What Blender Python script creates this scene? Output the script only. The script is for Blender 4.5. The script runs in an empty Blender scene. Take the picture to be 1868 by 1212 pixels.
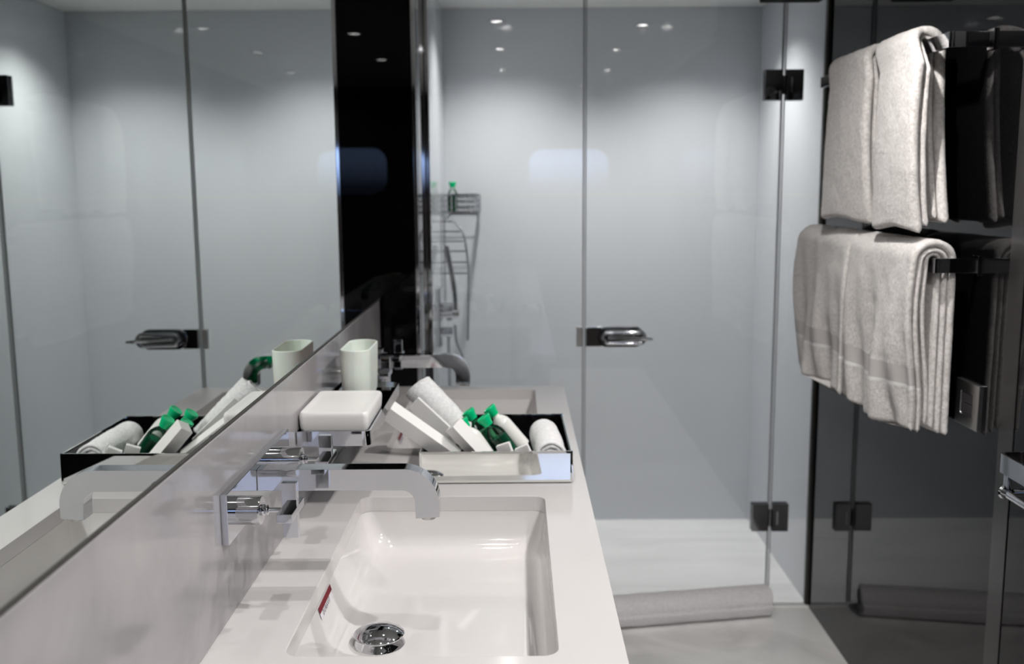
import bpy, bmesh, math, random
from mathutils import Vector, Matrix, noise
import numpy as np
random.seed(7)
sc = bpy.context.scene
col = sc.collection
# ------------------------------------------------------------------ camera
FPX = 1804.69
pitch, yaw, roll = .1465, .005, -.0066
cp, sp, cy, sy = math.cos(pitch), math.sin(pitch), math.cos(yaw), math.sin(yaw)
fwd = Vector((-sy*cp, cy*cp, -sp)); r0 = Vector((cy, sy, 0)); u0 = r0.cross(fwd)
rt = math.cos(roll)*r0 + math.sin(roll)*u0; up = -math.sin(roll)*r0 + math.cos(roll)*u0
cam = bpy.data.cameras.new('camera'); co = bpy.data.objects.new('camera', cam); col.objects.link(co)
M = Matrix((rt, up, -fwd)).transposed().to_4x4(); M.translation = Vector((.4207, 0, 1.4659))
co.matrix_world = M
cam.sensor_width = 36; cam.lens = FPX*36/1868; cam.clip_start = .02; cam.clip_end = 60
cam.dof.use_dof = True; cam.dof.focus_distance = 1.55; cam.dof.aperture_fstop = 4.2
sc.camera = co
# ------------------------------------------------------------------ view + world
sc.view_settings.view_transform = 'Standard'; sc.view_settings.look = 'None'
sc.view_settings.gamma = 1; sc.view_settings.use_curve_mapping = False
sc.view_settings.exposure = -0.03
sc.cycles.transparent_max_bounces = 24; sc.cycles.max_bounces = 12
sc.cycles.glossy_bounces = 8; sc.cycles.diffuse_bounces = 5; sc.cycles.sample_clamp_indirect = 6
sc.cycles.caustics_reflective = False; sc.cycles.caustics_refractive = False
w = bpy.data.worlds.new('world'); sc.world = w; w.use_nodes = True
nt = w.node_tree; bg = nt.nodes['Background']
tc = nt.nodes.new('ShaderNodeTexCoord'); sx = nt.nodes.new('ShaderNodeSeparateXYZ'); cr = nt.nodes.new('ShaderNodeValToRGB')
nt.links.new(tc.outputs['Generated'], sx.inputs[0]); nt.links.new(sx.outputs[2], cr.inputs[0]); nt.links.new(cr.outputs[0], bg.inputs[0])
cr.color_ramp.elements[0].position = .0; cr.color_ramp.elements[0].color = (.05, .07, .12, 1)
cr.color_ramp.elements[1].position = .025; cr.color_ramp.elements[1].color = (.42, .58, 1, 1)
bg.inputs[1].default_value = 3.0
ZC = 2.19            # ceiling height
XR = 1.436           # right wall
YG = 3.308           # shower glass plane
YW = 4.217           # shower back wall
YB = -1.3            # wall behind the camera
XL = .122            # shower left wall
ZT = .85             # worktop
MAIN_W, SHOWER_W = 39, 46
# ------------------------------------------------------------------ materials
def mat(name, color=(.8,.8,.8), rough=.5, metal=0, **k):
    m = bpy.data.materials.new(name); m.use_nodes = True
    b = m.node_tree.nodes['Principled BSDF']
    b.inputs['Base Color'].default_value = (*color, 1); b.inputs['Roughness'].default_value = rough
    b.inputs['Metallic'].default_value = metal
    for a, v in k.items(): b.inputs[a.replace('_', ' ')].default_value = v
    return m
def noise_col(m, c0, c1, scale=3, lo=.4, hi=.6, detail=6, dist=0, coord='Object', stretch=(1,1,1)):
    nt = m.node_tree; b = nt.nodes['Principled BSDF']
    tc = nt.nodes.new('ShaderNodeTexCoord'); mp = nt.nodes.new('ShaderNodeMapping'); n = nt.nodes.new('ShaderNodeTexNoise'); r = nt.nodes.new('ShaderNodeValToRGB')
    mp.inputs['Scale'].default_value = stretch
    n.inputs['Scale'].default_value = scale; n.inputs['Detail'].default_value = detail; n.inputs['Distortion'].default_value = dist
    nt.links.new(tc.outputs[coord], mp.inputs[0]); nt.links.new(mp.outputs[0], n.inputs['Vector']); nt.links.new(n.outputs['Fac'], r.inputs[0])
    r.color_ramp.elements[0].position = lo; r.color_ramp.elements[0].color = (*c0, 1)
    r.color_ramp.elements[1].position = hi; r.color_ramp.elements[1].color = (*c1, 1)
    nt.links.new(r.outputs[0], b.inputs['Base Color']); return m
def bump(m, scale=200, strength=.3, dist=.002, detail=4):
    nt = m.node_tree; b = nt.nodes['Principled BSDF']
    tc = nt.nodes.new('ShaderNodeTexCoord'); n = nt.nodes.new('ShaderNodeTexNoise'); bp = nt.nodes.new('ShaderNodeBump')
    n.inputs['Scale'].default_value = scale; n.inputs['Detail'].default_value = detail
    bp.inputs['Strength'].default_value = strength; bp.inputs['Distance'].default_value = dist
    nt.links.new(tc.outputs['Object'], n.inputs['Vector']); nt.links.new(n.outputs['Fac'], bp.inputs['Height']); nt.links.new(bp.outputs[0], b.inputs['Normal'])
    return m
M_chrome = mat('chrome', (.60,.61,.635), .045, 1)
M_chrome_dark = mat('black_chrome', (.27,.27,.28), .06, 1)
M_brushed = mat('brushed_steel', (.62,.61,.60), .28, 1)
M_mirror = mat('mirror_silver', (.70,.735,.715), .0, 1)
M_traymirror = mat('tray_mirror', (.83,.85,.82), .01, 1)
M_edgegreen = mat('mirror_bevel', (.62,.72,.66), .05, 1)
M_quartz = noise_col(mat('white_quartz', rough=.13), (.595,.575,.575), (.635,.615,.615), 2.5, .3, .7)
M_ceramic = mat('white_ceramic', (.69,.67,.665), .08, Coat_Weight=.4)
M_splash = noise_col(mat('pale_splashback', rough=.10), (.29,.28,.29), (.38,.365,.375), 3.2, .35, .68, 5, 1.5)
M_blackglass = mat('black_glass', (.003,.003,.0035), .02, IOR=1.33)
M_blackpanel = mat('black_back_painted_glass', (.0012,.0012,.0015), .012, IOR=1.28)
M_seal = mat('dark_seal', (.03,.028,.025), .5)
M_ceil = mat('white_ceiling_paint', (.80,.80,.77), .7)
M_back = noise_col(mat('dark_veneer', rough=.4), (.012,.009,.008), (.03,.022,.018), 4, .3, .7, 6, 0, 'Object', (1,1,6))
M_marble = noise_col(mat('white_marble', rough=.16), (.74,.73,.72), (.93,.92,.91), 2.3, .32, .55, 8, 1.2)
M_traymarble = noise_col(mat('shower_floor_marble', rough=.3), (.80,.80,.80), (.90,.90,.90), 2.2, .35, .6, 8, 1, 'Object', (.6,3,1))
M_matblack = mat('matt_black', (.005,.005,.005), .8, Specular_IOR_Level=.1)
M_black = mat('black_lacquer', (.006,.006,.007), .18)
M_card = mat('white_card', (.82,.81,.80), .55)
M_tumbler = mat('frosted_white', (.80,.86,.80), .35, Subsurface_Weight=.25, Subsurface_Scale=.01)
M_dish = mat('white_satin_ceramic', (.86,.85,.84), .28)
M_red = mat('red_print', (.16,.008,.018), .6, Specular_IOR_Level=.2)
M_ink = mat('dark_ink', (.01,.01,.04), .6)
M_sticker = mat('white_sticker', (.72,.70,.74), .4)
M_cap = mat('green_cap', (.0,.55,.22), .22)
M_liquid = mat('green_shampoo', (.012,.30,.10), .06, Transmission_Weight=.2, IOR=1.33)
M_liquid_dark = mat('dark_green_shampoo', (.008,.11,.055), .06, Transmission_Weight=.2, IOR=1.33)
M_milk = mat('milky_bottle', (.80,.80,.77), .22)
M_gap = mat('polished_glass_edge', (.33,.35,.36), .12)
M_switch = mat('dark_switch', (.045,.04,.045), .3)
M_frame = mat('window_frame_dark', (.02,.02,.022), .3)
M_chromehose = bump(mat('ribbed_chrome', (.55,.56,.58), .2, 1), 500, .4, .001)
# grey back-painted wall glass with one horizontal joint
def wall_mat():
    m = mat('grey_wall_glass', (.555,.575,.61), .085)
    nt = m.node_tree; b = nt.nodes['Principled BSDF']
    g = nt.nodes.new('ShaderNodeNewGeometry'); s = nt.nodes.new('ShaderNodeSeparateXYZ')
    a = nt.nodes.new('ShaderNodeMath'); a.operation = 'SUBTRACT'; a.inputs[1].default_value = 1.428
    ab = nt.nodes.new('ShaderNodeMath'); ab.operation = 'ABSOLUTE'
    lt = nt.nodes.new('ShaderNodeMath'); lt.operation = 'LESS_THAN'; lt.inputs[1].default_value = .0022
    mx = nt.nodes.new('ShaderNodeMix'); mx.data_type = 'RGBA'
    mx.inputs[6].default_value = (.555,.575,.61,1); mx.inputs[7].default_value = (.60,.60,.58,1)
    nt.links.new(g.outputs['Position'], s.inputs[0]); nt.links.new(s.outputs[2], a.inputs[0]); nt.links.new(a.outputs[0], ab.inputs[0])
    nt.links.new(ab.outputs[0], lt.inputs[0]); nt.links.new(lt.outputs[0], mx.inputs[0]); nt.links.new(mx.outputs[2], b.inputs['Base Color'])
    return m
M_wall = wall_mat()
def glass_mat(name, tint):
    m = bpy.data.materials.new(name); m.use_nodes = True; nt = m.node_tree
    nt.nodes.remove(nt.nodes['Principled BSDF']); o = nt.nodes['Material Output']
    t = nt.nodes.new('ShaderNodeBsdfTransparent'); t.inputs[0].default_value = (*tint, 1)
    g = nt.nodes.new('ShaderNodeBsdfGlossy'); g.inputs['Roughness'].default_value = .0
    f = nt.nodes.new('ShaderNodeFresnel'); f.inputs[0].default_value = 1.5
    mx = nt.nodes.new('ShaderNodeMixShader')
    nt.links.new(f.outputs[0], mx.inputs[0]); nt.links.new(t.outputs[0], mx.inputs[1]); nt.links.new(g.outputs[0], mx.inputs[2]); nt.links.new(mx.outputs[0], o.inputs[0])
    return m
M_glass = glass_mat('shower_glass', (.965,.975,.97))
M_wglass = glass_mat('window_glass', (.95,.96,.97))
M_bottle = glass_mat('clear_bottle', (.93,.97,.95))
def emis(name, c, s):
    m = bpy.data.materials.new(name); m.use_nodes = True; b = m.node_tree.nodes['Principled BSDF']
    b.inputs['Emission Color'].default_value = (*c, 1); b.inputs['Emission Strength'].default_value = s; return m
M_lamp = emis('lamp_lens', (1,.97,.93), 45)
def terry(name, c0, c1):
    m = noise_col(mat(name, rough=.95), c0, c1, 140, .35, .62, 3)
    b = m.node_tree.nodes['Principled BSDF']; b.inputs['Sheen Weight'].default_value = .35; b.inputs['Sheen Roughness'].default_value = .6
    return bump(m, 420, .9, .0025, 3)
M_terry = terry('terry_cloth', (.60,.565,.545), (.80,.765,.745))
M_terry_w = terry('white_terry_cloth', (.80,.80,.82), (.92,.92,.93))
M_mat = terry('bath_mat_cotton', (.84,.82,.84), (.94,.92,.93))
M_band = bump(mat('woven_band', (.60,.57,.56), .8), 900, .3, .0008)
M_stripe = mat('woven_stripe', (.88,.87,.86), .6)
# ------------------------------------------------------------------ helpers
WM = {}
def link(o, parent=None, matrix=None):
    col.objects.link(o)
    if parent: o.parent = parent; WM[o] = WM[parent]
    else:
        WM[o] = matrix or Matrix.Identity(4)
        if matrix: o.matrix_world = matrix
    return o
def tag(o, label=None, cat=None, group=None, kind=None):
    if label: o['label'] = label
    if cat: o['category'] = cat
    if group: o['group'] = group
    if kind: o['kind'] = kind
    return o
def thing(name, label, cat, loc=(0,0,0), rot=None, group=None):
    e = bpy.data.objects.new(name, None); e.empty_display_size = .05
    m = Matrix.Translation(loc) @ (rot.to_4x4() if rot else Matrix.Identity(4))
    link(e, None, m); return tag(e, label, cat, group)
def obj(name, bm, m, parent=None, local=False, smooth=True, sub=0, recalc=True):
    """bm in world coordinates (or in the parent's own when local)"""
    if recalc: bmesh.ops.recalc_face_normals(bm, faces=bm.faces)
    me = bpy.data.meshes.new(name); 
    if parent and not local: bmesh.ops.transform(bm, matrix=WM[parent].inverted(), verts=bm.verts)
    bm.to_mesh(me); bm.free()
    for mm in (m if isinstance(m, (list, tuple)) else [m]): me.materials.append(mm)
    o = bpy.data.objects.new(name, me)
    if smooth:
        me.polygons.foreach_set('use_smooth', [True]*len(me.polygons)); me.set_sharp_from_angle(angle=math.radians(35))
    link(o, parent)
    if smooth and not sub:
        wn = o.modifiers.new('n','WEIGHTED_NORMAL'); wn.keep_sharp = True; wn.weight = 100
    if sub:
        s = o.modifiers.new('s', 'SUBSURF'); s.levels = s.render_levels = sub
    return o
def pivot(o):
    """put a single-mesh thing's origin at the centre of its base"""
    me = o.data; n = len(me.vertices); a = np.empty(n*3); me.vertices.foreach_get('co', a); a = a.reshape(-1,3)
    c = (a.min(0)+a.max(0))/2; c[2] = a[:,2].min(); a -= c; me.vertices.foreach_set('co', a.ravel()); o.location = Vector(c); me.update(); return o
def box(bm, x0,x1,y0,y1,z0,z1, bev=0, seg=2, mtx=None, mi=0):
    m = Matrix.Translation(((x0+x1)/2,(y0+y1)/2,(z0+z1)/2)) @ Matrix.Diagonal((x1-x0,y1-y0,z1-z0,1))
    if mtx: m = mtx @ m
    r = bmesh.ops.create_cube(bm, size=1, matrix=m)
    fs = list({f for v in r['verts'] for f in v.link_faces})
    if bev:
        es = list({e for v in r['verts'] for e in v.link_edges})
        q = bmesh.ops.bevel(bm, geom=es, offset=bev, segments=seg, affect='EDGES', profile=.5, clamp_overlap=True)
        fs = [f for f in q['faces']] + [f for f in fs if f.is_valid]
    for f in fs:
        if f.is_valid: f.material_index = mi
    return bm
def B(*a, **k): return box(bmesh.new(), *a, **k)
def cyl(bm, p0, p1, r, r1=None, seg=32, bev=0):
    p0, p1 = Vector(p0), Vector(p1); d = p1-p0
    m = Matrix.Translation((p0+p1)/2) @ d.to_track_quat('Z','Y').to_matrix().to_4x4()
    q = bmesh.ops.create_cone(bm, cap_ends=True, segments=seg, radius1=r, radius2=r if r1 is None else r1, depth=d.length, matrix=m)
    if bev:
        es = [e for e in {e for v in q['verts'] for e in v.link_edges} if any(len(f.verts) > 4 for f in e.link_faces)]
        bmesh.ops.bevel(bm, geom=es, offset=bev, segments=2, affect='EDGES')
    return bm
def lathe(bm, prof, origin=(0,0,0), axis=(0,0,1), seg=40):
    q = Vector(axis).to_track_quat('Z','Y').to_matrix().to_4x4(); m = Matrix.Translation(origin) @ q
    rings = []
    for r, z in prof:
        if r < 1e-6: rings.append([bm.verts.new(m @ Vector((0,0,z)))])
        else: rings.append([bm.verts.new(m @ Vector((r*math.cos(2*math.pi*i/seg), r*math.sin(2*math.pi*i/seg), z))) for i in range(seg)])
    for a, b in zip(rings, rings[1:]):
        for i in range(seg):
            j = (i+1) % seg
            if len(a) == 1 and len(b) == 1: continue
            if len(a) == 1: bm.faces.new((a[0], b[i], b[j]))
            elif len(b) == 1: bm.faces.new((a[i], a[j], b[0]))
            else: bm.faces.new((a[i], a[j], b[j], b[i]))
    return bm
def tube(bm, pts, r, seg=12, closed=False):
    pts = [Vector(p) for p in pts]; n = len(pts); rings = []; prev = None
    for i, p in enumerate(pts):
        if closed: t = (pts[(i+1) % n]-pts[i-1]).normalized()
        else: t = (pts[min(i+1,n-1)]-pts[max(i-1,0)]).normalized()
        if prev is None: a = t.orthogonal().normalized()
        else: a = (prev - t*prev.dot(t)).normalized()
        prev = a; b = t.cross(a); rr = r[i] if isinstance(r, (list,tuple)) else r
        rings.append([bm.verts.new(p + rr*(math.cos(2*math.pi*k/seg)*a + math.sin(2*math.pi*k/seg)*b)) for k in range(seg)])
    for i in range(n if closed else n-1):
        A, Bq = rings[i], rings[(i+1) % n]
        for k in range(seg): bm.faces.new((A[k], A[(k+1)%seg], Bq[(k+1)%seg], Bq[k]))
    if not closed: bm.faces.new(rings[0][::-1]); bm.faces.new(rings[-1])
    return bm
def prism(bm, pts2, lo, hi, plane='XZ', bev=0):
    """closed 2D outline extruded; plane XZ -> along Y, YZ -> along X, XY -> along Z"""
    def P(a, b, h): return {'XZ': (a, h, b), 'YZ': (h, a, b), 'XY': (a, b, h)}[plane]
    A = [bm.verts.new(P(a,b,lo)) for a,b in pts2]; C = [bm.verts.new(P(a,b,hi)) for a,b in pts2]
    n = len(A); f0 = bm.faces.new(A); f1 = bm.faces.new(C[::-1])
    for i in range(n): bm.faces.new((A[i], C[i], C[(i+1)%n], A[(i+1)%n]))
    if bev:
        es = list(f0.edges)+list(f1.edges); bmesh.ops.bevel(bm, geom=es, offset=bev, segments=2, affect='EDGES')
    return bm
def rrect(x0, x1, y0, y1, r, n=6):
    out = []
    for cx, cy_, a0 in ((x1-r,y0+r,-90),(x1-r,y1-r,0),(x0+r,y1-r,90),(x0+r,y0+r,180)):
        for i in range(n+1):
            a = math.radians(a0+90*i/n); out.append((cx+r*math.cos(a), cy_+r*math.sin(a)))
    return out
def loft(bm, loops, cap0=False, cap1=False):
    R = [[bm.verts.new(p) for p in L] for L in loops]
    for a, b in zip(R, R[1:]):
        n = len(a)
        for i in range(n): bm.faces.new((a[i], a[(i+1)%n], b[(i+1)%n], b[i]))
    if cap0: bm.faces.new(R[0][::-1])
    if cap1: bm.faces.new(R[-1])
    return bm
def children(o): return [c for c in o.children]
def copy_tree(o, parent=None):
    c = o.copy(); col.objects.link(c); WM[c] = WM[o]
    if parent: c.parent = parent
    for ch in list(o.children): copy_tree(ch, c)
    return c
def S(name, bm, m, label=None, smooth=False):
    o = obj(name, bm, m, None, smooth=smooth); return tag(o, label, None, None, 'structure')
# ------------------------------------------------------------------ room shell
S('floor', B(-.1,XR+.1,YB,YG+.02,-.1,0), M_marble, 'pale marble bathroom floor')
S('trim_1', B(XL,XR,YG-.02,YG+.03,0,.006,bev=.002), M_marble, 'low marble sill under the shower glass')
S('floor', B(-.1,XR+.1,YG+.02,YW+.1,-.1,0), M_traymarble, 'pale veined marble shower floor')
S('ceiling', B(-.1,XR+.1,YB,YW+.1,ZC,ZC+.1), M_ceil, 'white painted ceiling')
S('wall_left', B(-.12,-.008,YB,3.034,0,ZC), M_black, 'wall behind the mirror and splashback')
S('wall_far', B(XL,XR,YW,YW+.1,0,ZC), M_wall, 'pale grey glossy back wall of the shower')
# stub wall at the end of the worktop, carries the black panel; its long side is the shower's left wall
S('wall_partition', B(-.12,XL,3.034,YW+.1,0,ZC), M_wall, 'partition between vanity and shower, grey inside the shower')
tag(pivot(obj('wall_panel', B(-.008,.110,3.026,3.034,ZT-.85,ZC,bev=.001), M_blackpanel)), 'tall gloss black glass panel at the far end of the worktop, beside the mirror', 'panel')
S('wall_right', B(XR,XR+.1,YG+.012,YW+.1,0,ZC), M_wall, 'pale grey glossy right wall inside the shower')
S('wall_right', B(XR,XR+.1,2.035,YG+.012,0,ZC), M_blackglass, 'gloss black glass wall behind the towels')
S('wall_right', B(XR,XR+.1,YB,1.975,0,ZC), M_blackglass, 'gloss black wall continuing towards the viewer')
S('trim_2', B(XR-.002,XR+.1,1.975,2.035,0,ZC), mat('dark_grey_trim',(.022,.021,.021),.2), 'dark grey upright strip between black wall panels')
S('trim_3', B(XR-.010,XR,YG-.012,YG+.012,0,ZC,bev=.001), M_seal, 'black upright seal where glass meets black wall')
# wall behind the viewer with a rounded window
def back_wall():
    bm = bmesh.new(); wx0, wx1, wz0, wz1 = .51, 1.165, 1.40, 1.765
    inner = rrect(wx0, wx1, wz0, wz1, .12, 8); n = len(inner)
    cx_, cz_ = (wx0+wx1)/2, (wz0+wz1)/2
    outer = []
    for (x, z) in inner:
        dx, dz = x-cx_, z-cz_
        t = min(((XR+.1-cx_) if dx > 0 else (cx_+.12))/max(abs(dx),1e-6), ((ZC-cz_) if dz > 0 else cz_)/max(abs(dz),1e-6))
        outer.append((cx_+dx*t, cz_+dz*t))
    # snap the nearest outer points onto the wall's four corners
    for X, Z in ((XR+.1,0),(XR+.1,ZC),(-.12,ZC),(-.12,0)):
        k = min(range(n), key=lambda i: (outer[i][0]-X)**2+(outer[i][1]-Z)**2); outer[k] = (X, Z)
    L = [[(x, YB-.1, z) for x, z in outer], [(x, YB-.1, z) for x, z in inner], [(x, YB, z) for x, z in inner], [(x, YB, z) for x, z in outer]]
    loft(bm, L + [L[0]]); return bm, inner
bmw, inner = back_wall()
S('wall_back', bmw, M_back, 'dark veneered wall with a rounded window')
def ring(bm, outer, inn, y0, y1):
    L = [[(x,y0,z) for x,z in outer],[(x,y0,z) for x,z in inn],[(x,y1,z) for x,z in inn],[(x,y1,z) for x,z in outer]]
    return loft(bm, L+[L[0]])
win = thing('window_1', 'rounded window in the wall behind the viewer', None, (.84,YB,1.4)); tag(win, kind='structure')
obj('window_frame', ring(bmesh.new(), rrect(.495,1.18,1.385,1.78,.13,8), rrect(.525,1.15,1.415,1.75,.11,8), YB-.02, YB+.012), M_frame, win)
obj('pane', prism(bmesh.new(), rrect(.515,1.16,1.405,1.76,.115,8), YB-.05, YB-.046), M_wglass, win, smooth=False)
# ------------------------------------------------------------------ downlights
VANITY_SHARE = {2.10:.15, 1.22:.35, .25:.09}
def downlight(x, y, label, watt, group, cone=164):
    t = thing('downlight', label, 'ceiling light', (x, y, ZC), group=group)
    obj('trim_ring', lathe(bmesh.new(), [(.030,-.001),(.030,-.006),(.034,-.009),(.045,-.006),(.047,0)], (x,y,ZC), seg=40), M_chrome, t)
    obj('lens', lathe(bmesh.new(), [(0,-.0045),(.020,-.0045),(.030,-.002)], (x,y,ZC), seg=32), M_lamp, t)
    L = bpy.data.lights.new('downlight_beam', 'SPOT'); L.energy = watt; L.spot_size = math.radians(cone); L.spot_blend = .95
    L.shadow_soft_size = .014; L.color = (1,.97,.94)
    o = bpy.data.objects.new('downlight_beam', L); o.location = (0,0,-.034); link(o, t); o.parent = t
MW, SW = MAIN_W, SHOWER_W
G1, G2 = 'downlights over the bathroom floor and vanity', 'downlights over the shower'
for x, y, l in ((1.0,1.97,'round downlight over the floor near the towel rails'), (.96,1.15,'round downlight over the floor, second from the shower glass'),
                (.34,2.10,'round downlight above the far end of the vanity'), (.34,1.22,'round downlight above the near washbasin'),
                (.34,.25,'round downlight above the near end of the vanity'), (1.0,.2,'round downlight over the floor beside the viewer'),
                (.9,-.7,'round downlight close to the window wall')):
    downlight(x, y, l, MW if x > .5 else MW*VANITY_SHARE[y], G1)
for x, y, l in ((1.12,3.74,'round downlight in the shower near the right wall'), (.38,3.76,'round downlight in the shower near the left wall')):
    downlight(x, y, l, SW, G2, 129)
t = thing('ceiling_vent', 'black square vent hanging from the ceiling near the shower door', 'vent', (1.19,2.93,2.04))
obj('housing', B(1.16,1.32,2.86,3.06,2.016,ZC,bev=.004), M_matblack, t)
obj('grille', B(1.15,1.33,2.85,3.07,2.002,2.017,bev=.004), M_matblack, t)
# ------------------------------------------------------------------ mirror + splashback
ZM = 1.1242
mt = thing('wall_mirror', 'large frameless mirror on the left wall above the splashback', 'mirror', (0,1.4,ZM))
obj('mirror_glass', B(-.007,0,-.9,3.024,ZM+.003,ZC-.005), M_mirror, mt, smooth=False)
obj('edge_seal', B(-.008,.0025,-.9,3.024,ZM,ZM+.003), M_seal, mt, smooth=False)
tag(pivot(obj('splashback', B(-.008,.004,-.9,2.985,ZT+.0005,ZM,bev=.0012), M_splash, smooth=False)), 'glossy pale lilac-grey splashback panel between worktop and mirror', 'splashback')
# ------------------------------------------------------------------ worktop with two openings
CY0, CY1, CX1 = -.9, 3.024, .564
BAS = [(1.235,1.916), (2.289,2.970)]; BX0, BX1 = .108, .474
def worktop():
    bm = bmesh.new(); segs = [(CY0,.9),(.9,2.10),(2.10,CY1)]; z1, z0 = ZT, ZT-.03
    def loop(pts, z): return [(x,y,z) for x,y in pts]
    box(bm, .0, CX1, CY0, .9, z0, z1)
    for (ya, yb), (b0, b1) in zip(segs[1:], BAS):
        n = 8; inn = rrect(BX0, BX1, b0, b1, .022, n); cx_, cy_ = (BX0+BX1)/2, (b0+b1)/2
        outer = []
        for x, y in inn:
            dx, dy = x-cx_, y-cy_
            tt = min((CX1-cx_ if dx > 0 else cx_)/max(abs(dx),1e-6), (yb-cy_ if dy > 0 else cy_-ya)/max(abs(dy),1e-6))
            outer.append((cx_+dx*tt, cy_+dy*tt))
        for X, Y in ((CX1,ya),(CX1,yb),(0,yb),(0,ya)):
            k = min(range(len(inn)), key=lambda i: (outer[i][0]-X)**2+(outer[i][1]-Y)**2); outer[k] = (X, Y)
        small = rrect(BX0-.002, BX1+.002, b0-.002, b1+.002, .024, n)
        L = [loop(outer,z0), loop(outer,z1), loop(small,z1), loop(rrect(BX0-.0006,BX1+.0006,b0-.0006,b1+.0006,.0226,n),z1-.0006), loop(inn,z1-.002), loop(inn,z0)]
        loft(bm, L+[L[0]])
    return bm
wt = obj('worktop', worktop(), M_quartz); pivot(wt); tag(wt, 'long white vanity worktop with two basin openings along the mirror wall', 'worktop')
# ------------------------------------------------------------------ basins
def basin(b0, b1, dcy, label):
    t = thing('washbasin', label, 'washbasin', (.29,(b0+b1)/2,.72), group='undermounted white washbasins')
    bm = bmesh.new()
    spec = [(.832,-.014,-.012,.03),(.820,-.001,-.001,.024),(.8195,0,0,.024),(.80,.006,.003,.028),(.775,.015,.008,.032),(.757,.026,.016,.040),(.7485,.040,.030,.045),(.7455,.058,.048,.050),(.7445,.09,.08,.05)]
    spec = [(.8195,-.016,-.016,.03)] + spec[2:]
    loops = [[(x,y,z) for x,y in rrect(BX0+l, BX1-o, b0+o, b1-o, r, 8)] for z, l, o, r in spec]
    loft(bm, loops, cap1=True)
    o = obj('bowl', bm, M_ceramic, t); s = o.modifiers.new('s','SOLIDIFY'); s.thickness = .01; s.offset = -1
    dx = .198
    d = obj('drain', lathe(bmesh.new(), [(0,.0285),(.016,.0275),(.028,.0245),(.0385,.0185),(.0405,.0165),(.0395,.0145),(.034,.014),(.0345,.010),(.039,.004),(.041,.0005),(.041,0)], (dx,dcy,.7447), seg=56), M_chrome, t)
    # maker's sticker on the left wall, red band over printed name
    q = Matrix.Translation((BX0+.0012, dcy+.018, .8195)) 
    sl = Vector((.0062,0,-.0195)).normalized(); n_ = Vector((.0195,0,.0062)).normalized(); yv = Vector((0,1,0))
    def quad(bm, a, b, c, d_, off):
        P = [Vector((BX0+.0004, 0, .8195)) + sl*s_ + yv*y_ + n_*off for s_, y_ in ((a,c),(b,c),(b,d_),(a,d_))]
        bm.faces.new([bm.verts.new(p) for p in P]); return bm
    st = obj('sticker', quad(bmesh.new(), .001,.021,dcy-.035,dcy+.062,.0008), M_sticker, t, smooth=False, recalc=False)
    st['label'] = 'small red and white sticker'
    obj('red_band', quad(bmesh.new(), .0012,.011,dcy-.035,dcy+.062,.0011), M_red, st, smooth=False, recalc=False)
    cu = bpy.data.curves.new('txt','FONT'); cu.body = 'DURAVIT'; cu.size = .0115; cu.align_x = 'CENTER'; cu.align_y = 'CENTER'; cu.space_character = 1.25
    to = bpy.data.objects.new('txt', cu); me = bpy.data.meshes.new_from_object(to); bpy.data.objects.remove(to)
    b2 = bmesh.new(); b2.from_mesh(me)
    c_ = Vector((BX0+.0004, dcy+.008, .8195)) + sl*.016 + n_*.0012
    mm = Matrix((yv, -sl, n_)).transposed().to_4x4(); mm = mm if mm.determinant() > 0 else mm
    mm.translation = c_; bmesh.ops.transform(b2, matrix=mm, verts=b2.verts)
    obj('printed_name', b2, M_ink, st, smooth=False, recalc=False)
    return t
basin(*BAS[0], 1.49, 'near white rectangular washbasin with domed chrome drain, under the closer tap')
basin(*BAS[1], 2.544, 'far white rectangular washbasin behind the mirrored tray')
# ------------------------------------------------------------------ vanity body
v = thing('vanity_cabinet', 'black gloss vanity cabinet under the white worktop', 'cabinet', (.28,1.1,0))
obj('body', B(.02,.52,CY0+.02,3.02,.12,.70,bev=.002), M_black, v)
obj('plinth', B(.05,.46,CY0+.05,3.02,0,.12), M_black, v)
for i in range(5):
    ya = CY0+.03+i*.779; yb = ya+.772
    for za, zb in ((.135,.45),(.458,.80)):
        d = obj('drawer', B(.52,.540,ya,yb,za,zb,bev=.0015), M_black, v)
        obj('handle', B(.540,.552,(ya+yb)/2-.12,(ya+yb)/2+.12,zb-.04,zb-.03,bev=.002), M_chrome, d)
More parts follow.
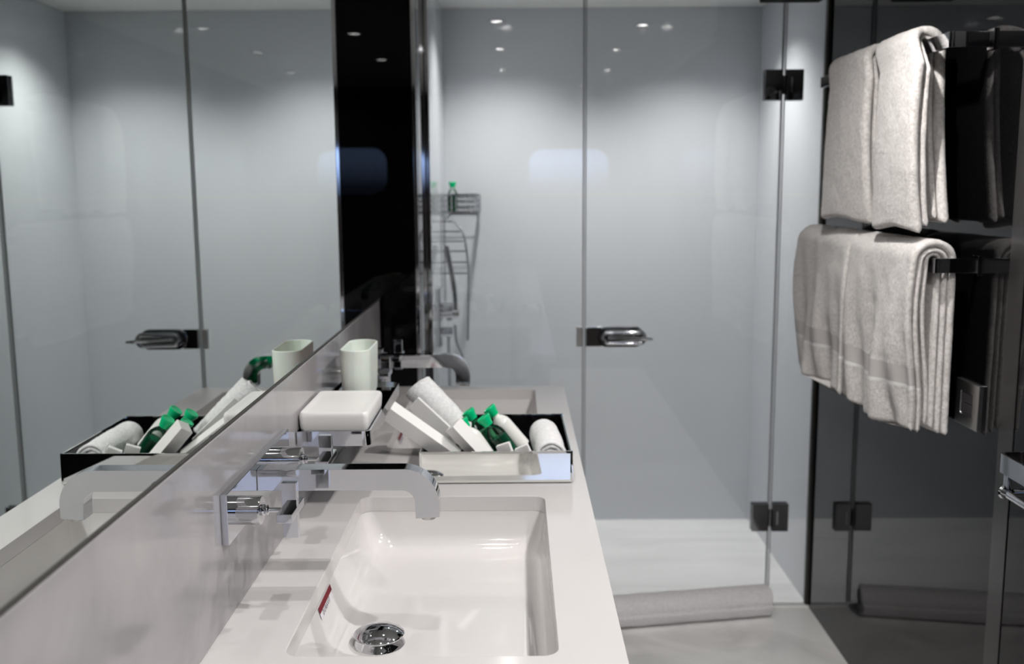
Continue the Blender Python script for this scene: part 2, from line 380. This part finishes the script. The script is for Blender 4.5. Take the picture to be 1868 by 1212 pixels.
# ------------------------------------------------------------------ taps
def tap(yc, label):
    t = thing('wall_tap', label, 'tap', (0.004,yc,1.005), group='wall-mounted chrome basin taps')
    obj('wall_plate', B(.004,.014,yc-.175,yc+.205,.967,1.042,bev=.0012,seg=2), M_chrome, t)
    # spout outline in XZ
    pts = [(.0145,.997),(.243,.997)]
    R1, R0 = .056, .021; cx_, cz_ = .241, .975
    for i in range(11):
        a = math.radians(90-90*i/10); pts.append((cx_+R0*math.cos(a), cz_+.0+R0*math.sin(a)+.0))
    pts = [(.0145,.997)] + [(.239+.021*math.cos(math.radians(90-9*i)), .976+.021*math.sin(math.radians(90-9*i))) for i in range(11)]
    pts += [(.2605,.951),(.2975,.953)]
    pts += [(.2975-.056+.056*math.cos(math.radians(3.75*i)), .975+.056*math.sin(math.radians(3.75*i))) for i in range(25)]
    pts += [(.0145,1.031)]
    obj('spout', prism(bmesh.new(), pts, yc-.0165, yc+.0165, 'XZ', bev=.0008), M_chrome, t)
    ae = bmesh.new(); cyl(ae, (.279,yc,.9525), (.279,yc,.946), .0125, .0115, 28, bev=.0008); obj('aerator', ae, M_brushed, t)
    for s, dy in ((0,-.135),(1,.135)):
        yh = yc+dy; zh = 1.006
        h = obj('handle_base', lathe(bmesh.new(), [(0,0),(.021,0),(.021,.036),(.0205,.0375),(.019,.038),(0,.038)], (.014,yh,zh), (1,0,0), 48), M_chrome, t)
        stem = lathe(bmesh.new(), [(0,0),(.0078,0),(.0085,.002),(.0078,.004),(.0055,.005),(.0072,.007),(.0072,.0085),(.0036,.010),(.0036,.050),(0,.050)], (.052,yh,zh), (1,0,0), 28)
        obj('stem', stem, M_chrome, t)
        c = bmesh.new()
        box(c, .082,.104, yh-.0065,yh+.0065, zh-.040,zh+.042, bev=.0009)
        box(c, .0818,.1042, yh-.040,yh+.040, zh-.0065,zh+.0065, bev=.0009)
        obj('cross_handle', c, M_chrome, t)
    return t
tap(1.507, 'near chrome wall tap with flat curved spout over the closer basin')
tap(2.561, 'far chrome wall tap, its spout over the basin by the black panel')
# ------------------------------------------------------------------ wall holder with soap dish and tumbler
h = thing('accessory_holder', 'chrome flat-bar hoop on the splashback carrying the white dish and tumbler', 'holder', (.004,2.05,1.0))
def hoop(bm, x0, x1, y0, y1, z0, z1, t_, r):
    o = [p for p in rrect(x0-.02, x1, y0, y1, r, 8)]; 
    ii = rrect(x0-.02+t_, x1-t_, y0+t_, y1-t_, r-t_, 8)
    o = [(max(x,x0),y) for x,y in o]; ii = [(max(x,x0),y) for x,y in ii]
    L = [[(x,y,z0) for x,y in o],[(x,y,z1) for x,y in o],[(x,y,z1) for x,y in ii],[(x,y,z0) for x,y in ii]]
    loft(bm, L+[L[0]]); return bm
obj('frame', hoop(bmesh.new(), .006,.144,1.808,2.285,.984,1.012,.004,.016), M_chrome, h)
for y in (1.825,2.22): obj('mount', B(.004,.012,y,y+.045,.978,.9985,bev=.001), M_chrome, h)
obj('shelf', B(.008,.1395,1.8125,2.2805,1.002,1.006), M_chrome, h)
def softbox(bm, x0,x1,y0,y1, zs, r=.014):
    """zs: list of (z, inset)"""
    loft(bm, [[(x,y,z) for x,y in rrect(x0+i,x1-i,y0+i,y1-i,max(r-i*.4,.002),7)] for z,i in zs], cap0=True, cap1=True); return bm
sd = softbox(bmesh.new(), .0055,.138,1.826,2.035, [(1.0065,.006),(1.0085,.003),(1.014,.0015),(1.034,0),(1.040,.0008),(1.0435,.003),(1.0445,.0065),(1.043,.012),(1.0425,.02)], r=.010)
tag(pivot(obj('soap_dish', sd, M_dish)), 'white rounded rectangular soap dish in the chrome holder, in front of the tumbler', 'soap dish')
def tumbler():
    x0,x1,y0,y1 = .040,.106,2.066,2.235; zb = 1.0065
    out = [(zb,.012),(zb+.003,.006),(zb+.012,.003),(zb+.06,.0012),(zb+.112,0),(zb+.1145,.0006),(zb+.1155,.002),(zb+.1145,.0036),(zb+.11,.0042),(zb+.05,.006),(zb+.012,.009),(zb+.009,.014)]
    return loft(bmesh.new(), [[(x,y,z) for x,y in rrect(x0+i,x1-i,y0+i,y1-i,max(.031-i*.5,.006),9)] for z,i in out], cap0=True, cap1=True)
tag(pivot(obj('tumbler', tumbler(), M_tumbler)), 'milky white square-rounded bathroom tumbler behind the soap dish', 'tumbler')
# ------------------------------------------------------------------ cloth
def sheet(path, width, thick, amp=.0012, freq=170, wave=None, seed=0, du=.004, round_ends=True, axis='Y', origin=(0,0,0), band=None, edge_r=None):
    """solid strip: 2D path (a,b) swept across 'width' along the third axis. returns verts, faces, mats"""
    P = [Vector((a,b,0)) for a,b in path]
    d = [0]
    for p, q in zip(P, P[1:]): d.append(d[-1]+(q-p).length)
    n = max(8, int(d[-1]/du)); pts = []; k = 0
    for i in range(n+1):
        s = d[-1]*i/n
        while k < len(P)-2 and d[k+1] < s: k += 1
        t_ = (s-d[k])/max(d[k+1]-d[k],1e-9); pts.append(P[k].lerp(P[k+1], min(max(t_,0),1)))
    m = max(6, int(width/du)); h_ = thick/2
    # ring profile: (y, n)
    nr = 7; ring_ = []
    er = edge_r or h_
    ys = [-width/2+er + (width-2*er)*j/m for j in range(m+1)]
    for y in ys: ring_.append((y, h_))
    for j in range(1, nr): a = math.pi/2 - math.pi*j/nr; ring_.append((width/2-er+er*math.cos(a), h_*math.sin(a)))
    for y in reversed(ys): ring_.append((y, -h_))
    for j in range(1, nr): a = -math.pi/2 - math.pi*j/nr; ring_.append((-width/2+er+er*math.cos(a), h_*math.sin(a)))
    R = len(ring_); V = []; F = []; mats = []
    so = Vector((seed*3.7, seed*1.3, seed*7.1))
    L = d[-1]
    for i, p in enumerate(pts):
        t_ = (pts[min(i+1,n)]-pts[max(i-1,0)]).normalized(); nn = Vector((-t_.y, t_.x, 0)); s = L*i/n
        e = min(s, L-s); sc_ = math.sqrt(max(0, 1-(1-min(e/h_,1))**2)) if round_ends else 1
        sc_ = max(sc_, .12)
        for y, hn in ring_:
            a = p + nn*hn*sc_; q = Vector((a.x, y, a.y)) if True else None
            if wave: q += Vector(wave(q, y, s, L, hn))
            if amp:
                N = Vector((nn.x, 0, nn.y))*(1 if hn >= 0 else -1)
                if abs(y) > width/2-er*.6: N = Vector((0, 1 if y > 0 else -1, 0))
                v_ = noise.noise(q*freq*1.4+so)*amp*.8 + noise.noise(q*22+so)*amp*1.3
                if band and band(s, L): v_ *= .12
                q += N*v_
            V.append(q)
    for i in range(n):
        b_ = 0
        if band: b_ = band((i+.5)/n*L, L) or 0
        for j in range(R):
            F.append((i*R+j, i*R+(j+1)%R, (i+1)*R+(j+1)%R, (i+1)*R+j)); mats.append(b_)
    F.append(tuple(range(R))[::-1]); F.append(tuple(n*R+j for j in range(R))); mats += [0,0]
    return V, F, mats
def cloth(name, sheets, mats, mtx=None, parent=None):
    V = []; F = []; MI = []
    for v_, f_, m_ in sheets:
        o_ = len(V); V += v_; F += [tuple(a+o_ for a in q) for q in f_]; MI += m_
    if mtx: V = [mtx @ p for p in V]
    me = bpy.data.meshes.new(name); me.from_pydata([tuple(p) for p in V], [], F)
    for m in mats: me.materials.append(m)
    me.polygons.foreach_set('material_index', MI); me.polygons.foreach_set('use_smooth', [True]*len(F)); me.update()
    o = bpy.data.objects.new(name, me); link(o, parent); 
    return o
def drape_path(xb, zb, hw, top, zback, zfront, bulge=0, tw=None):
    """from back bottom, up, over the bar, down the front"""
    pts = []; xf, xk = xb-hw, xb+(tw or hw); c = (xf+xk)/2; hw_ = (xk-xf)/2
    zs = top-hw_*.95
    for i in range(13): pts.append((xk, zback+(zs-zback)*i/12))
    for i in range(1, 20):
        a = math.pi*i/20; pts.append((c+hw_*math.cos(a), zs+hw_*.95*math.sin(a)))
    for i in range(25):
        f = i/24; z = zs+(zfront-zs)*f; pts.append((xf-bulge*math.sin(math.pi*min(f*1.0,1))*1.0, z))
    return pts
XBAR = 1.345
# upper towels: folded into long narrow strips
def upper(y0, y1, seed, zf, zk, label, flare=0, twist=0):
    yc = (y0+y1)/2; W_ = y1-y0
    def wave(q, y, s, L, hn):
        f = max(0, (s-L*.5)/(L*.5)); g = max(0, (L*.5-s)/(L*.5)); v_ = y/(W_/2)
        low = f**3
        return (-.010*f*math.sin(v_*1.6+seed)+.012*low*(-v_), -.080*twist*min(1,f*5) -.01*low*twist + y*(-.04*math.sin(f*2.6)) - .07*g*g*twist, .006*math.sin(v_*3+seed)*low)
    s1 = sheet(drape_path(XBAR,0,.036,1.806,zk,zf,.008,.036), W_, .024, .0016, 150, wave, seed, .0042, edge_r=.014)
    s2 = sheet(drape_path(XBAR,0,.0165,1.794,zk+.010,zf+.014,.004,.015), W_-.014, .012, .0012, 150, wave, seed+5, .0055)
    o = cloth('hand_towel', [s1,s2], [M_terry], Matrix.Translation((0,yc,0))); pivot(o)
    return tag(o, label, 'towel', 'folded towels on the upper rail')
upper(2.580, 2.880, 1, 1.372, 1.39, 'far narrow folded cream towel on the upper rail, nearest the shower glass', twist=.6)
upper(2.298, 2.535, 2, 1.362, 1.378, 'near narrow folded cream towel on the upper rail, beside the bare rail end', twist=1)
def lower(y0, y1, seed, zf, zk, label, top):
    yc = (y0+y1)/2; W_ = y1-y0
    def wave(q, y, s, L, hn):
        f = max(0, (s-L*.52)/(L*.48)); g = max(0, (L*.48-s)/(L*.48)); v_ = y/W_; z_ = q.z
        r_ = f**1.3
        return (.015*r_*math.sin(v_*11+seed*2.1+z_*4)+.008*r_*math.sin(v_*26+seed-z_*9) + .004*math.sin(v_*7+z_*14+seed)*min(1,f*4) - .006*g*math.sin(v_*14), -.012*r_*v_, .010*r_*math.sin(v_*5+seed)+.012*v_*r_)
    def band(s, L):
        e = L-s
        if .098 < e < .106: return 2
        if .106 <= e < .148: return 1
        return 0
    s1 = sheet(drape_path(XBAR,0,.043,top,zk,zf,.006,.043), W_, .017, .0016, 150, wave, seed, .0042, band=band, edge_r=.011)
    s2 = sheet(drape_path(XBAR,0,.0275,top-.016,zk+.004,zf-.004,.005,.0275), W_-.004, .012, .0014, 150, wave, seed, .0052, band=band, edge_r=.010)
    s3 = sheet(drape_path(XBAR,0,.0140,top-.0245,zk+.012,zf+.012,.002,.0140), W_-.012, .010, .001, 150, wave, seed, .007, edge_r=.007)
    o = cloth('bath_towel', [s1,s2,s3], [M_terry,M_band,M_stripe], Matrix.Translation((0,yc,0))); pivot(o)
    return tag(o, label, 'towel', 'bath towels on the lower rail')
lower(2.612, 3.085, 3, .905, .93, 'far cream bath towel with woven band on the lower rail, beside the shower glass', 1.335)
lower(2.190, 2.600, 4, .905, .90, 'near cream bath towel with woven band hanging widest on the lower rail', 1.335)
def rail(z, y0, y1, label):
    t = thing('towel_rail', label, 'towel rail', (XR,(y0+y1)/2,z), group='flat chrome towel rails on the black wall')
    obj('bar', B(XBAR-.005,XBAR+.005,y0,y1,z-.0165,z+.0165,bev=.0012), M_chrome, t)
    for ya in (y0, y1-.010):
        obj('arm', B(XBAR+.005,XR,ya,ya+.010,z-.0165,z+.0165,bev=.0012), M_chrome, t)
        obj('wall_plate', B(XR-.006,XR,ya-.010,ya+.020,z-.022,z+.022,bev=.001), M_chrome_dark, t)
rail(1.768, 2.168, 3.062, 'upper flat chrome towel rail holding the two narrow towels')
rail(1.286, 2.176, 3.125, 'lower flat chrome towel rail holding the wide bath towels')
# ------------------------------------------------------------------ switch + paper holder
t = thing('light_switch', 'square brushed metal switch plate on the black wall below the towels', 'switch', (XR,2.172,.93))
bm = bmesh.new(); L = []
for x, i in ((XR,0),(XR-.0085,0),(XR-.0100,.0012),(XR-.0100,.026),(XR-.006,.027)):
    L.append([(x,y,z) for y,z in rrect(2.117+i,2.228-i,.925+i,1.028-i,.002,3)])
loft(bm, L, cap1=True); obj('plate', bm, M_brushed, t)
obj('rocker', B(XR-.0090,XR-.006,2.145,2.200,.978,1.001,bev=.001), M_switch, t)
obj('rocker', B(XR-.0090,XR-.006,2.145,2.200,.953,.976,bev=.001), M_switch, t)
t = thing('toilet_roll_holder', 'chrome bracket with rounded loop at the right edge of the black wall', 'holder', (XR,1.79,.85))
bm = bmesh.new(); L = []
for o_, z in ((0,.902),(0,.940),(.005,.940),(.005,.902)):
    L.append([(x,y,z) for x,y in rrect(XR-.066+o_,XR-.004-o_,1.66+o_,1.905-o_,.018-o_*.5,6)])
loft(bm, L+[L[0]]); obj('shelf_loop', bm, M_chrome, t)
obj('wall_plate', B(XR-.008,XR,1.70,1.88,.85,.936,bev=.002), M_chrome, t)
obj('roll_arm', tube(bmesh.new(), [(XR-.004,1.885,.862),(XR-.04,1.885,.862),(XR-.052,1.878,.862),(XR-.056,1.865,.862),(XR-.056,1.74,.862)], .008, 14), M_chrome, t)
obj('end_cap', lathe(bmesh.new(), [(0,0),(.012,.001),(.0145,.006),(.012,.011),(0,.012)], (XR-.054,1.882,.862), (0,1,0), 28), M_chrome, t)
obj('hanger', B(XR-.058,XR-.048,1.872,1.892,.868,.904,bev=.002), M_chrome, t)
# ------------------------------------------------------------------ shower enclosure
XS, XH = .647, 1.293
tag(pivot(obj('corner_profile', B(XL-.011,XL+.001,3.026,3.052,0,ZC,bev=.0015), M_chrome)), 'slim upright chrome corner profile beside the black panel', 'profile')
S('trim_4', B(XL,XL+.002,3.052,3.27,0,ZC), M_blackpanel, 'narrow black glass return beside the chrome corner profile')
t = thing('shower_screen', 'wide fixed clear glass panel left of the shower door', 'shower screen', (.39,YG,0), group='fixed shower glass panels')
obj('glass_pane', B(XL+.014,XS-.004,YG-.005,YG+.005,.007,ZC-.002), M_glass, t, smooth=False)
obj('wall_channel', B(XL,XL+.016,YG-.014,YG+.014,.006,ZC-.001,bev=.001), M_chrome, t)
obj('edge_strip', B(XS-.006,XS-.001,YG-.0055,YG+.0055,.007,ZC-.002), M_gap, t, smooth=False)
def hinge(parent_l, zc):
    """left leaf on the door, right leaf on the fixed panel"""
    pl = XH+.0
    for y0, y1 in ((YG-.017,YG-.0055),(YG+.0055,YG+.017)):
        a = obj('hinge_leaf', B(XH-.064,XH-.006,y0,y1,zc-.049,zc+.049,bev=.0025), M_chrome_dark, parent_l)
    bm = bmesh.new(); cyl(bm,(XH,YG-.0125,zc-.030),(XH,YG-.0125,zc+.030),.0052,None,20,.001); obj('hinge_knuckle', bm, M_chrome_dark, parent_l)
def hinge_r(parent, zc):
    for y0, y1 in ((YG-.017,YG-.0055),(YG+.0055,YG+.017)):
        bm = bmesh.new(); pts = [(XH+.006,zc-.049),(XH+.062,zc-.049),(XH+.062,zc+.049),(XH+.006,zc+.049),(XH+.006,zc+.030),(XH+.011,zc+.030),(XH+.011,zc-.030),(XH+.006,zc-.030)]
        prism(bm, pts, y0, y1, 'XZ', bev=.002)
        lf = obj('hinge_leaf', bm, M_chrome_dark, parent)
        if y0 < YG-.01: obj('hinge_cover', B(XH+.022,XH+.028,y0-.003,y0+.001,zc-.024,zc+.024,bev=.001), M_chrome, lf)
d = thing('shower_door', 'clear frameless glass shower door with chrome handle', 'shower door', (XS,YG,0))
obj('glass_pane', B(XS+.005,XH-.005,YG-.005,YG+.005,.012,ZC-.006), M_glass, d, smooth=False)
obj('edge_strip', B(XS+.002,XS+.006,YG-.0055,YG+.0055,.012,ZC-.006), M_gap, d, smooth=False)
obj('edge_strip', B(XH-.007,XH-.002,YG-.0055,YG+.0055,.012,ZC-.006), M_gap, d, smooth=False)
for z in (1.785,.325): hinge(d, z)
# handle: keep plate, oblong rose and lever
zc = .962
obj('lock_plate', B(XS+.006,XS+.058,YG-.019,YG-.005,zc-.034,zc+.034,bev=.002), M_chrome, d)
obj('handle_rose', prism(bmesh.new(), rrect(XS+.045,XS+.200,zc-.034,zc+.034,.030,10), YG-.022, YG-.005, 'XZ', bev=.003), M_chrome_dark, d)
bm = bmesh.new(); cyl(bm,(XS+.085,YG-.02,zc+.004),(XS+.085,YG-.060,zc+.004),.013,None,28,.001); obj('handle_neck', bm, M_chrome, d)
lp = []
for a, b in rrect(XS+.062,XS+.196,zc-.016,zc+.020,.017,9): lp.append((a, YG-.052-.10*max(0,(a-XS-.10))**1.0*.35, b))
obj('handle_grip', tube(bmesh.new(), lp, .0085, 12, True), M_chrome, d)
lv = [(XS+.08+.14*i/12, YG-.060-.035*math.sin(i/12*1.4), zc+.006-.004*i/12) for i in range(13)]
bm = bmesh.new(); tube(bm, lv, [.011]*10+[.0095,.008,.005], 14)
bmesh.ops.scale(bm, vec=(1,1,.62), verts=bm.verts, space=Matrix.Translation((0,0,-(zc+.004))))
obj('lever', bm, M_chrome, d)
t = thing('shower_screen', 'narrow fixed glass panel with hinges between shower door and black wall', 'shower screen', (1.365,YG,0), group='fixed shower glass panels')
obj('glass_pane', B(XH+.006,XR-.002,YG-.005,YG+.005,.007,ZC-.002), M_glass, t, smooth=False)
obj('edge_strip', B(XH+.003,XH+.006,YG-.0055,YG+.0055,.007,ZC-.002), M_gap, t, smooth=False)
for z in (1.785,.325): hinge_r(t, z)
obj('lock_keep', B(XS-.026,XS-.007,YG-.017,YG-.005,zc-.034,zc+.034,bev=.0015), M_brushed, bpy.data.objects['shower_screen'])
# ------------------------------------------------------------------ shower fittings
t = thing('wire_basket', 'chrome wire soap basket in the far left corner of the shower', 'basket', (XL,4.08,1.36))
R_ = rrect(XL+.004,XL+.150,3.985,YW-.006,.03,5)
for z in (1.362,1.385,1.408,1.432): obj('hoop', tube(bmesh.new(), [(x,y,z) for x,y in R_], .0032 if z in (1.362,1.432) else .0018, 8, True), M_chrome_dark, t)
bm = bmesh.new()
for k in range(0, len(R_), 3):
    x, y = R_[k]; tube(bm, [(x,y,1.362),(x,y,1.432)], .0018, 6)
for a in range(1,9,2):
    yy = 3.985+a*(YW-.006-3.985)/9; tube(bm, [(XL+.004,yy,1.362),(XL+.15,yy,1.362)], .0018, 6)
    tube(bm, [(XL+.15,yy,1.362),(XL+.15,yy,1.432)], .0018, 6)
for a in range(1,8,1):
    xx = XL+.004+a*.146/8; tube(bm, [(xx,3.985,1.362),(xx,3.985,1.432)], .0018, 6)
obj('wires', bm, M_chrome, t)
# rungs below the basket (stepped wire shelf)
t = thing('wire_rack', 'stepped chrome wire rack below the soap basket', 'rack', (XL,4.05,1.0))
side = [(XL+.016+.10*math.sin(math.radians(i*90/14))**.8, 4.03, 1.36-.36*(1-math.cos(math.radians(i*90/14)))*1.0) for i in range(15)]
obj('side_wire', tube(bmesh.new(), [(XL+.006,4.03,1.345)]+[(XL+.006,4.03,1.0)], .0025, 8), M_chrome_dark, t)
for k, (z, ln) in enumerate(((1.325,.05),(1.285,.075),(1.245,.088),(1.205,.096),(1.160,.102),(1.115,.106))):
    obj('rung', tube(bmesh.new(), [(XL,4.03,z),(XL+ln,4.03,z)], .0028, 8), M_chrome_dark, t)
def ss(p, n=10):
    p = [Vector(q) for q in p]; out = []
    for i in range(len(p)-1):
        a, b, c, d_ = p[max(i-1,0)], p[i], p[i+1], p[min(i+2,len(p)-1)]
        for j in range(n):
            t_ = j/n; out.append(.5*((2*b)+(c-a)*t_+(2*a-5*b+4*c-d_)*t_*t_+(3*b-a-3*c+d_)*t_**3))
    return out+[p[-1]]
t = thing('hand_shower', 'slim chrome hand shower with hose on the shower left wall', 'shower', (XL,3.9,.95))
obj('hose', tube(bmesh.new(), ss([(XL+.03,3.96,1.345),(XL+.085,3.96,1.28),(XL+.105,3.96,1.15),(XL+.103,3.96,1.0),(XL+.10,3.95,.85)]), .005, 8), M_chromehose, t)
obj('hose', tube(bmesh.new(), ss([(XL+.052,3.90,.92),(XL+.058,3.90,.85),(XL+.085,3.90,.77),(XL+.10,3.9,.62),(XL+.06,3.9,.45),(XL+.03,3.9,.62),(XL+.026,3.9,.9)]), .006, 8), M_chromehose, t)
obj('wand', tube(bmesh.new(), ss([(XL+.022,3.90,1.235),(XL+.03,3.90,1.19),(XL+.046,3.90,1.10),(XL+.054,3.90,1.03),(XL+.055,3.90,.95)],6), [.009]*2+[.011]*6+[.010]*8+[.009]*9, 14), M_chrome_dark, t)
bm = bmesh.new(); cyl(bm,(XL,3.9,.965),(XL+.07,3.9,.965),.018,None,24,.002); cyl(bm,(XL+.03,3.9,.94),(XL+.03,3.9,.99),.013,None,20,.002); obj('holder', bm, M_chrome, t)
t = thing('shower_mixer', 'square chrome shower mixer plate on the shower left wall', 'tap', (XL,3.78,.95))
obj('plate', B(XL,XL+.010,3.72,3.84,.86,1.08,bev=.002), M_chrome, t)
for z_, r_ in ((1.0,.024),(.91,.018)): obj('knob', cyl(bmesh.new(),(XL+.01,3.78,z_),(XL+.05,3.78,z_),r_,None,28,.002), M_chrome, t)
# ------------------------------------------------------------------ little bottles
def bottle(label, loc, rot, body_mat, liquid=M_liquid, group='green capped toiletry bottles', sc_=1.0, printed=False):
    q = rot.to_4x4() @ Matrix.Scale(sc_, 4); e = thing('shampoo_bottle', label, 'bottle', loc, None, group); m = Matrix.Translation(loc) @ q
    e.matrix_world = m; WM[e] = m
    R_ = .0205
    obj('body', lathe(bmesh.new(), [(0,0),(R_-.002,0),(R_,.002),(R_,.006),(R_,.068),(R_-.0015,.076),(.014,.086),(.0095,.091),(.0085,.093),(.0085,.098),(0,.098)], seg=36), body_mat, e, local=True)
    if liquid: obj('liquid', lathe(bmesh.new(), [(0,.002),(R_-.003,.0025),(R_-.0012,.006),(R_-.0012,.064),(0,.064)], seg=32), liquid, e, local=True)
    obj('cap', lathe(bmesh.new(), [(0,.0965),(.0105,.0965),(.0112,.100),(.0122,.105),(.0152,.113),(.0158,.117),(.0152,.1195),(.0125,.1195),(.011,.118),(0,.118)], seg=32), M_cap, e, local=True)
    if printed:
        b = bmesh.new()
        for (z, a0, a1, hh) in ((.052,-.35,.1,.004),(.026,-.6,.6,.0012),(.022,-.5,.5,.0012),(.018,-.55,.4,.0012)):
            b = bmesh.new()
            for k in range(10):
                aa = a0+(a1-a0)*k/10; ab = a0+(a1-a0)*(k+1)/10
                
                r_ = .0207; vs = [b.verts.new((r_*math.cos(p-math.pi/2), r_*math.sin(p-math.pi/2), zz)) for p, zz in ((aa,z),(ab,z),(ab,z+hh),(aa,z+hh))]
                b.faces.new(vs)
            obj('printed_line', b, M_ink, e, local=True, smooth=False)
    return e
def lean(dirv, spin=0):
    return Vector(dirv).to_track_quat('Z','Y').to_matrix() @ Matrix.Rotation(spin, 3, 'Z')
bottle('upright green bottle standing in the wire basket in the shower', (XL+.040,4.07,1.365), Matrix.Rotation(0,3,'Z'), M_bottle, group=None)
# ------------------------------------------------------------------ mirrored tray with toiletries
TX0, TX1, TY0, TY1, TZ = .214, .534, 2.0, 2.35, .8505
TH = .068
tr = thing('mirrored_tray', 'rectangular mirrored tray with black inside between the basins', 'tray', (.374,2.175,TZ))
obj('base', B(TX0+.004,TX1-.004,TY0+.004,TY1-.004,TZ,TZ+.006), M_black, tr, smooth=False)
def mpanel(a0, a1, plane, pos, out, name='side_panel'):
    """bevelled mirror strip; a along the side, z up, 'out' = outward sign"""
    z0, z1, bv = TZ+.002, TZ+TH, 0.005; bm = bmesh.new(); d1, d2 = pos, pos-out*.0035
    def P(a, z, dd): return (a, dd, z) if plane == 'Y' else (dd, a, z)
    i_ = pos; e_ = pos-out*.0004
    A = [P(a0,z0,e_),P(a1,z0,e_),P(a1,z1,e_),P(a0,z1,e_)]; C = [P(a0+bv,z0+bv,i_),P(a1-bv,z0+bv,i_),P(a1-bv,z1-bv,i_),P(a0+bv,z1-bv,i_)]; D = [P(a0,z0,d2),P(a1,z0,d2),P(a1,z1,d2),P(a0,z1,d2)]
    loft(bm, [D,A,C], cap0=True, cap1=True)
    for v_ in bm.verts:
        if plane == 'Y' and v_.co.z > z0+.03: v_.co.y -= out*.0022
    return obj(name, bm, M_traymirror, tr, smooth=False)
mpanel(TX0,TX1,'Y',TY0,-1); mpanel(TX0,TX1,'Y',TY1,1); mpanel(TY0+.0035,TY1-.0035,'X',TX0,-1); mpanel(TY0+.0035,TY1-.0035,'X',TX1,1)
bm = bmesh.new(); zz = TZ+TH-.003
box(bm,TX0+.0036,TX1-.0036,TY0+.0036,TY0+.006,TZ+.006,zz); box(bm,TX0+.0036,TX1-.0036,TY1-.006,TY1-.0036,TZ+.006,zz)
box(bm,TX0+.0036,TX0+.006,TY0+.006,TY1-.006,TZ+.006,zz); box(bm,TX1-.006,TX1-.0036,TY0+.006,TY1-.006,TZ+.006,zz)
obj('lining', bm, M_blackglass, tr, smooth=False)
tr.matrix_world = Matrix.Translation((.374,2.175,TZ)) @ Matrix.Rotation(math.radians(.6),4,'Z')
def carton(label, centre, axis, theta, sx_, sy_, lz, group='white toiletry cartons in the tray'):
    a = Vector(axis).normalized(); v = Vector((0,-1,0)); v = (v-a*v.dot(a)).normalized(); u = v.cross(a)
    if u.z < 0: u = -u
    n1 = u*math.cos(theta)+v*math.sin(theta); n2 = a.cross(n1); R3 = Matrix((n1, n2, a)).transposed(); m = Matrix.Translation(centre) @ R3.to_4x4()
    e = thing('carton', label, 'carton', centre, None, group); e.matrix_world = m; WM[e] = m
    obj('sleeve', B(-sx_/2,sx_/2,-sy_/2,sy_/2,-lz/2,lz/2,bev=.0006), M_card, e, local=True, smooth=False)
    for s in (1,-1):
        obj('end_flap', B(-sx_/2+.0012,sx_/2-.0012,-sy_/2+.0012,sy_/2-.0012,min(s*lz/2,s*(lz/2+.0006)),max(s*lz/2,s*(lz/2+.0006))), M_card, e, local=True, smooth=False)
    return e
carton('long white carton leaning out over the left side of the tray', (.219,2.045,.946), (-.80,-.02,.60), math.radians(20), .034, .032, .175)
carton('thin white carton lying behind the long leaning carton', (.240,2.13,.951), (-.72,.05,.68), math.radians(8), .032, .010, .13)
carton('short white carton leaning left of the green bottles', (.324,2.046,.922), (-.66,-.02,.75), math.radians(42), .030, .032, .118)
carton('small white carton low beside the tray front, below the dark green bottle', (.400,2.026,.900), (-.35,.05,.93), math.radians(15), .030, .012, .060)
carton('small white carton low at the tray front, nearest the upright rolled cloth', (.440,2.026,.897), (-.42,.05,.9), math.radians(10), .030, .012, .056)
bottle('clear green bottle leaning left, closest to the large rolled towel', (.380,2.165,.872), lean((-.60,.02,.80)), M_bottle)
bottle('dark green bottle in the middle of the leaning bottles', (.416,2.118,.870), lean((-.60,.0,.80)), M_bottle, M_liquid_dark)
bottle('milky white bottle with green cap and printed lettering', (.432,2.195,.876), lean((-.64,.05,.76), math.radians(-25)), M_milk, None, printed=True)
bottle('milky bottle half hidden behind the short leaning carton', (.360,2.100,.872), lean((-.56,.02,.82)), M_milk, None, sc_=.92)
def rolled(name, label, cat, r, length, mtx, m, pitch_=.009, seed=0, group=None, flat=1.0, amp=.0016):
    path = []; turns = r/pitch_; N_ = int(turns*26)
    for i in range(N_+1):
        th = 2*math.pi*turns*i/N_; rr = .004+(r-.004)*i/N_; path.append((rr*math.cos(th), rr*math.sin(th)*flat))
    def wv(q, y, s, L, hn): return (0, .004*math.sin(s*40+seed)+.003*noise.noise(Vector((s*30,seed,0))), 0)
    s = sheet(path, length, pitch_*.93, amp, 150, wv, seed, .0045, edge_r=.004)
    o = cloth(name, [s], [m], mtx); pivot(o); return tag(o, label, cat, group)
# roll axis is local Y
def axis_m(centre, ax):
    a = Vector(ax).normalized(); x = a.cross(Vector((0,0,1))).normalized(); z = x.cross(a)
    m = Matrix((x, a, z)).transposed().to_4x4(); m.translation = centre; return m
rolled('rolled_towel', 'thick white rolled towel leaning up to the left behind the cartons', 'towel', .034, .165, axis_m((.246,2.235,.952), (-.66,.14,.70)), M_terry_w, seed=11, group='small rolled white towels in the tray')
rolled('rolled_towel', 'short white rolled towel at the right end of the tray', 'towel', .032, .19, axis_m((.489,2.145,.895), (-.06,.98,.03)), M_terry_w, seed=12, group='small rolled white towels in the tray')
# ------------------------------------------------------------------ rolled bath mat
cx0, cy0, cx1, cy1 = .62, 3.125, 1.278, 3.238
rolled('rolled_bath_mat', 'long rolled pale bath mat on the floor against the shower door', 'bath mat', .052, math.hypot(cx1-cx0,cy1-cy0), axis_m(((cx0+cx1)/2,(cy0+cy1)/2,.055), (cx1-cx0,cy1-cy0,0)), M_mat, .013, 21, amp=.0012)
